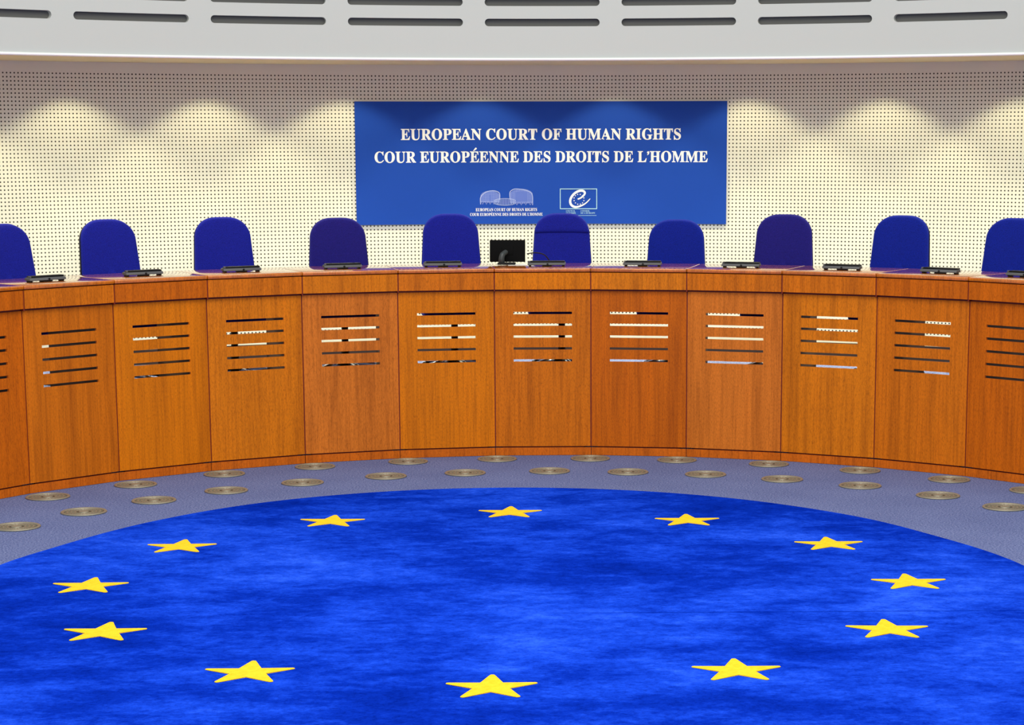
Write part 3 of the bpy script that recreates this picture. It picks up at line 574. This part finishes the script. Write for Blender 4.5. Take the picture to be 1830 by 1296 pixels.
for (x, y), ro in zip(SREL, SROT):
    if st0 is None: s = st0 = obj('star', star_bm(), M['star'], cp)
    else: s = st0.copy(); COL.objects.link(s); s.parent = cp
    s.location = (x, y, 0); s.rotation_euler = (0, 0, -R_(ro))

# ------------------------------------------------------------------ round floor vents
def make_vent():
    t = thing('floor_vent', '', 'vent', (0, 0, 0), 0, 'round floor vents between carpet and bench')
    bm = B(); lathe(bm, [(.112, .0005), (.130, .0005), (.132, .004), (.128, .0085), (.118, .0085), (.112, .004), (.112, .0005)], 48); obj('rim', bm, M['steel'], t, True)
    bm = B(); lathe(bm, [(.111, .0006), (.111, .003), (0, .003)], 48); obj('grille_plate', bm, M['vent_dark'], t)
    bm = B()
    for r in (.094, .072, .050): lathe(bm, [(r-.005, .0031), (r+.005, .0031), (r+.004, .006), (r-.004, .006), (r-.005, .0031)], 40)
    for k in range(24):
        a = 2*PI*k/24; b2 = bmesh.new(); bmesh.ops.create_cube(b2, size=1, matrix=Matrix.Rotation(a, 4, 'Z') @ Matrix.Translation((.075, 0, .0042)) @ Matrix.Diagonal((.066, .005, .0022, 1))); merge(bm, b2)
    obj('grille_bars', bm, M['steel'], t)
    bm = B(); lathe(bm, [(.030, .0031), (.030, .0065), (.022, .008), (0, .0085)], 24); obj('hub', bm, M['steel'], t, True)
    return t
V1 = [(-50.44, 3.895), (-41.28, 3.88), (-31.96, 3.91), (-22.87, 3.915), (-13.7, 3.915), (-4.98, 3.915), (4.13, 3.915), (12.63, 3.915), (21.75, 3.91), (30.95, 3.905), (40.2, 3.895), (49.0, 3.89)]
V2 = [(-63.1, 3.31), (-53.77, 3.32), (-45.05, 3.31), (-36.26, 3.32), (-27.33, 3.335), (-17.84, 3.36), (-9.1, 3.36), (.15, 3.38), (8.75, 3.365), (17.31, 3.37), (25.98, 3.355), (34.91, 3.36), (44.43, 3.34), (53.35, 3.31)]
ORD = ['first', 'second', 'third', 'fourth', 'fifth', 'sixth', 'seventh', 'eighth', 'ninth', 'tenth', 'eleventh', 'twelfth', 'thirteenth', 'fourteenth']
def nth(i, n):
    if i == 0: return 'leftmost'
    if i == n-1: return 'rightmost'
    return ORD[i] + ' from left' if i < (n+1)//2 else (ORD[n-1-i] + ' from right')
v0 = None
for L, where in ((V1, 'in the row along the foot of the bench'), (V2, 'in the row nearer the blue carpet')):
    for i, (a, r) in enumerate(L):
        lab = 'round metal floor vent, %s %s' % (nth(i, len(L)), where)
        if v0 is None: v0 = make_vent(); v0.location = pol(r, R_(a)); v0['label'] = lab
        else: dup(v0, pol(r, R_(a)), -R_(a), lab)

# ------------------------------------------------------------------ conference consoles on the worktop
def make_console():
    t = thing('conference_console', '', 'console', (0, 0, 0), 0, 'low grey consoles on the bench top')
    bm = B(); W2 = .128
    # wedge housing: low sloping front towards the room, thin front lip
    b2 = bmesh.new(); prof = [(-.008, .011), (-.004, .009), (.056, .011), (.058, .025), (.046, .029), (.000, .026)]
    rings = [[b2.verts.new((x, y, z)) for y, z in prof] for x in (-W2, W2)]
    for i in range(6): b2.faces.new((rings[0][i], rings[0][(i+1) % 6], rings[1][(i+1) % 6], rings[1][i]))
    b2.faces.new(rings[0][::-1]); b2.faces.new(rings[1]); bmesh.ops.bevel(b2, geom=list(b2.edges), offset=.003, segments=2, affect='EDGES', profile=.5); merge(bm, b2)
    smooth_angle(obj('housing', bm, M['dgrey'], t))
    bm = B(); box(bm, -.112, .123, .008, .060, .0278, .0372, .003); smooth_angle(obj('top_cover', bm, M['black'], t))
    bm = B(); box(bm, -.124, -.1125, .003, .026, .026, .0380, .003); obj('end_cap', bm, M['dgrey'], t)
    bm = B(); box(bm, -.030, .034, .0, .050, .0005, .0125, .002); obj('centre_foot', bm, M['black'], t)
    bm = B(); lathe(bm, [(0, -.003), (.006, -.002), (.0065, .004), (.004, .006)], 14, Matrix.Translation((.006, -.006, .017)) @ Matrix.Rotation(PI/2, 4, 'X')); obj('button', bm, M['black'], t, True)
    for s in (-1, 1):
        bm = B(); box(bm, s*.112-.008, s*.112+.008, .004, .050, .0005, .0125, .002); obj('foot', bm, M['black'], t)
    return t
CO = [(-46.2, 4.22), (-36.8, 4.25), (-27.8, 4.24), (-18.5, 4.26), (-9.4, 4.28), (-.05, 4.24), (8.6, 4.27), (17.6, 4.25), (26.9, 4.24), (36.1, 4.23), (44.1, 4.25)]
CL = ['low grey console left of the second blue chair from the left edge', 'low grey console overlapping the right side of the second blue chair from the left',
      'low grey console overlapping the right side of the third blue chair from the left', 'low grey console in front of the violet-blue chair by the banner’s left corner',
      'low grey console in front of the blue chair left of the black monitor', 'low grey console touching the black monitor, below the chair with a headrest seam',
      'low grey console left of the lowest blue chair, right of the centre', 'low grey console left of the violet-blue chair right of the banner',
      'low grey console right of the violet-blue chair right of the banner', 'low grey console at the right side of the second blue chair from the right',
      'low grey console cut off by the right edge of the photo']
c0 = None
for (a, r), lab in zip(CO, CL):
    if c0 is None: c0 = make_console(); c0.location = pol(r, R_(a), H_TOP); c0.rotation_euler = (0, 0, -R_(a)); c0['label'] = lab
    else: dup(c0, pol(r, R_(a), H_TOP), -R_(a), lab)

# ------------------------------------------------------------------ monitor, paper and cable beside it
a = R_(-3.55)
M['casing'] = mat('matt_black_casing', srgb(9, 9, 10), .8, spec=.1)
mo = thing('monitor', 'small black monitor seen from behind on the bench top between two blue chairs', 'monitor', pol(4.46, a, H_TOP), -a + R_(-5))
bm = B(); b2 = bmesh.new(); box(b2, -.121, .121, -.010, .014, 0, .148, .004); box(b2, -.04, .04, -.014, -.008, .045, .105, .003)
merge(bm, b2, Matrix.Translation((.004, .03, .018)) @ Matrix.Rotation(R_(-9), 4, 'X')); smooth_angle(obj('casing', bm, M['casing'], mo))
bm = B(); b2 = bmesh.new(); box(b2, -.112, .112, .0142, .0150, .008, .140)
merge(bm, b2, Matrix.Translation((.004, .03, .018)) @ Matrix.Rotation(R_(-9), 4, 'X')); obj('screen', bm, M['screen'], mo)
bm = B(); tube(bm, spline([(-.032, -.020, .012), (-.034, -.030, .040), (-.026, -.022, .070), (-.004, .004, .086)], 6), [.021]*7+[.020]*6+[.018]*6, 12); obj('stand_neck', bm, mat('charcoal_plastic', srgb(46, 52, 54), .45), mo, True)
bm = B(); box(bm, -.062, .060, -.060, .045, .0026, .014, .004); smooth_angle(obj('stand_base', bm, M['black'], mo))
a = R_(-2.9)
pp = thing('paper_sheet', 'white sheet of paper lying on the bench top beside the black monitor’s stand', 'paper', pol(4.40, a, H_TOP), -a + R_(4))
bm = B(); box(bm, -.045, .085, -.03, .17, .0006, .0022); obj('sheet', bm, M['paper'], pp)
a = R_(-1.0)
ca = thing('desk_microphone', 'thin black gooseneck microphone lying behind the console right of the monitor', 'microphone', pol(4.52, a, H_TOP), -a)
bm = B(); tube(bm, spline([(.10, .05, .012), (.06, .045, .06), (.0, .03, .075), (-.06, .02, .068)], 6), .004, 8); obj('gooseneck', bm, M['black'], ca, True)
bm = B(); lathe(bm, [(0, 0), (.028, 0), (.028, .010), (.010, .018), (0, .018)], 20, Matrix.Translation((.10, .05, .0006))); obj('base', bm, M['black'], ca, True)

# ------------------------------------------------------------------ judges' chairs
def back_outline(zb, zt, wb, wt, rc, n=10):
    """rounded trapezoid, counter-clockwise seen from the front"""
    pts = [(-wb+.05, zb), (wb-.05, zb)]
    for i in range(n+1):                         # bottom right corner
        t = -PI/2 + (PI/2)*i/n; pts.append((wb-.05+.05*cos(t), zb+.05+.05*sin(t)))
    slope = (wb-wt)/(zt-zb)
    for i in range(1, 5): f = i/5; pts.append((wb+(wt-wb)*f, zb+.05+(zt-rc-zb-.05)*f))
    for i in range(n+1):
        t = (PI/2)*i/n; pts.append((wt-rc*1.08+rc*1.08*max(0, cos(t))**.92, zt-rc+rc*max(0, sin(t))**.92))
    right = pts[1:]; left = [(-x, z) for x, z in right[::-1]]
    return right + left
LEAN = .13
def pillow(outline, front, back, m, name, parent, p=4.0, cz=None, lean_z0=.42, curve=.55):
    """padded shell between an outline's front bulge and its flat back"""
    bm = B(); n = len(outline); zs = [z for _, z in outline]; c = (0, (max(zs)+min(zs))/2)
    def P(x, z, y): return Vector((x, y + (z-lean_z0)*LEAN - curve*x*x, z))
    ss = [1, .985, .95, .88, .75, .55, .3]
    def ring(s, y): return [bm.verts.new(P(c[0]+(x-c[0])*s, c[1]+(z-c[1])*s, y)) for x, z in outline]
    fr = [ring(s, -front*(1-s**p)**(1/p)) for s in ss]; bk = [ring(s, back*(1-s**6)**(1/6)) for s in ss[1:]]
    cf = bm.verts.new(P(c[0], c[1], -front)); cb = bm.verts.new(P(c[0], c[1], back))
    def strip(a, b):
        for i in range(n): bm.faces.new((a[i], a[(i+1) % n], b[(i+1) % n], b[i]))
    for a, b in zip(fr, fr[1:]): strip(a, b)
    strip(fr[0], bk[0])
    for a, b in zip(bk, bk[1:]): strip(a, b)
    for i in range(n): bm.faces.new((fr[-1][i], fr[-1][(i+1) % n], cf)); bm.faces.new((bk[-1][i], bk[-1][(i+1) % n], cb))
    return obj(name, bm, m, parent, True)
def make_chair(fab, headrest=False):
    t = thing('judge_chair', '', 'chair', (0, 0, 0), 0, 'blue high-backed chairs behind the bench')
    o1 = back_outline(.50, 1.115, .226, .200, .150)
    pillow(o1, .040, .018, fab, 'backrest', t)
    o2 = back_outline(.515, 1.110, .2285, .2020, .150)
    s = pillow(o2, -.012, .042, M['black'], 'back_shell', t, p=6)
    if headrest:
        zs = .975; top = [(x, z) for x, z in o1 if z >= zs]
        wz = .2005; left = [p for p in top if p[0] < 0]; right = [p for p in top if p[0] >= 0]
        ol = [(wz-.004, zs+.002)] + right + left + [(-wz+.004, zs+.002)] + [(-wz*(1-2*k/8.0)*.97, zs) for k in range(1, 8)]
        pillow(ol, .056, -.01, fab, 'headrest', t, p=5)
    bm = B(); box(bm, -.235, .235, -.40, .03, .385, .470, .035, 4); smooth_angle(obj('seat', bm, fab, t), 60)
    bm = B(); box(bm, -.205, .205, -.37, .01, .366, .388, .008, 2); box(bm, -.045, .045, -.02, .115, .366, .384); box(bm, -.040, .040, .088, .116, .366, .70, .006); smooth_angle(obj('seat_pan', bm, M['black'], t))
    bm = B(); lathe(bm, [(.024, .36), (.024, .22), (.030, .215), (.030, .085), (.045, .07), (.045, .05), (0, .05)], 20, Matrix.Translation((0, -.19, 0))); smooth_angle(obj('column', bm, M['black'], t))
    for k in range(5):
        an = 2*PI*k/5 + .3; d = Vector((sin(an), cos(an), 0)); c = Vector((0, -.19, 0))
        bm = B(); tube(bm, [c+d*.03+Vector((0, 0, .075)), c+d*.14+Vector((0, 0, .070)), c+d*.24+Vector((0, 0, .056))], [.021, .018, .014], 8)
        lg = obj('base_leg', bm, M['chrome'], t, True)
        bm = B(); lathe(bm, [(0, -.018), (.022, -.018), (.026, -.012), (.026, .012), (.022, .018), (0, .018)], 16, Matrix.Translation(c+d*.245+Vector((0, 0, .0265))) @ Matrix.Rotation(an+PI/2, 4, 'Z') @ Matrix.Rotation(PI/2, 4, 'Y'))
        obj('caster', bm, M['black'], lg, True)
    return t
CH = [(-41.46, -0.014, 'n', 8, 'blue high-backed chair cut off by the left edge of the photo'),
      (-33.57, -0.005, 'n', 2, 'blue high-backed chair behind the bench, second from the left edge'),
      (-24.87, -0.008, 'n', -2, 'blue high-backed chair behind the bench, third from the left edge'),
      (-16.07, -0.026, 'v', -2, 'violet-blue high-backed chair overlapping the banner’s lower left corner'),
      (-7.41, -0.006, 'n', 0, 'plain blue high-backed chair below the banner, left of the black monitor'),
      (1.14, -0.006, 'h', 0, 'blue high-backed chair with a headrest seam, right of the black monitor'),
      (9.96, -0.049, 'd', 0, 'lowest blue high-backed chair, overlapping the banner’s lower right part'),
      (18.27, -0.007, 'v', 2, 'violet-blue high-backed chair just right of the banner'),
      (27.28, -0.003, 'd', 0, 'blue high-backed chair behind the bench, second from the right edge'),
      (35.96, -0.006, 'd', 0, 'blue high-backed chair cut off by the right edge of the photo')]
protos = {}
for a, dz, kd, tw, lab in CH:
    aa = R_(a); loc = pol(5.36, aa, ZP+.0005); rz = -aa + R_(tw)
    if kd not in protos:
        c = protos[kd] = make_chair({'n': M['fabric'], 'v': M['fabric_violet'], 'h': M['fabric'], 'd': M['fabric_deep']}[kd], kd == 'h')
        c.location = loc; c.rotation_euler = (0, 0, rz); c['label'] = lab
    else: c = dup(protos[kd], loc, rz, lab)
    for ch in c.children:                       # seat heights differ: the part above the gas lift moves
        if ch.name.split('.')[0] in ('backrest', 'back_shell', 'headrest'): ch.location.z = dz
for o in COL.objects:                           # loose shells and plates keep their own names
    if o.type == 'MESH' and o.data.name.split('.')[0] == 't': o.data.name = o.name
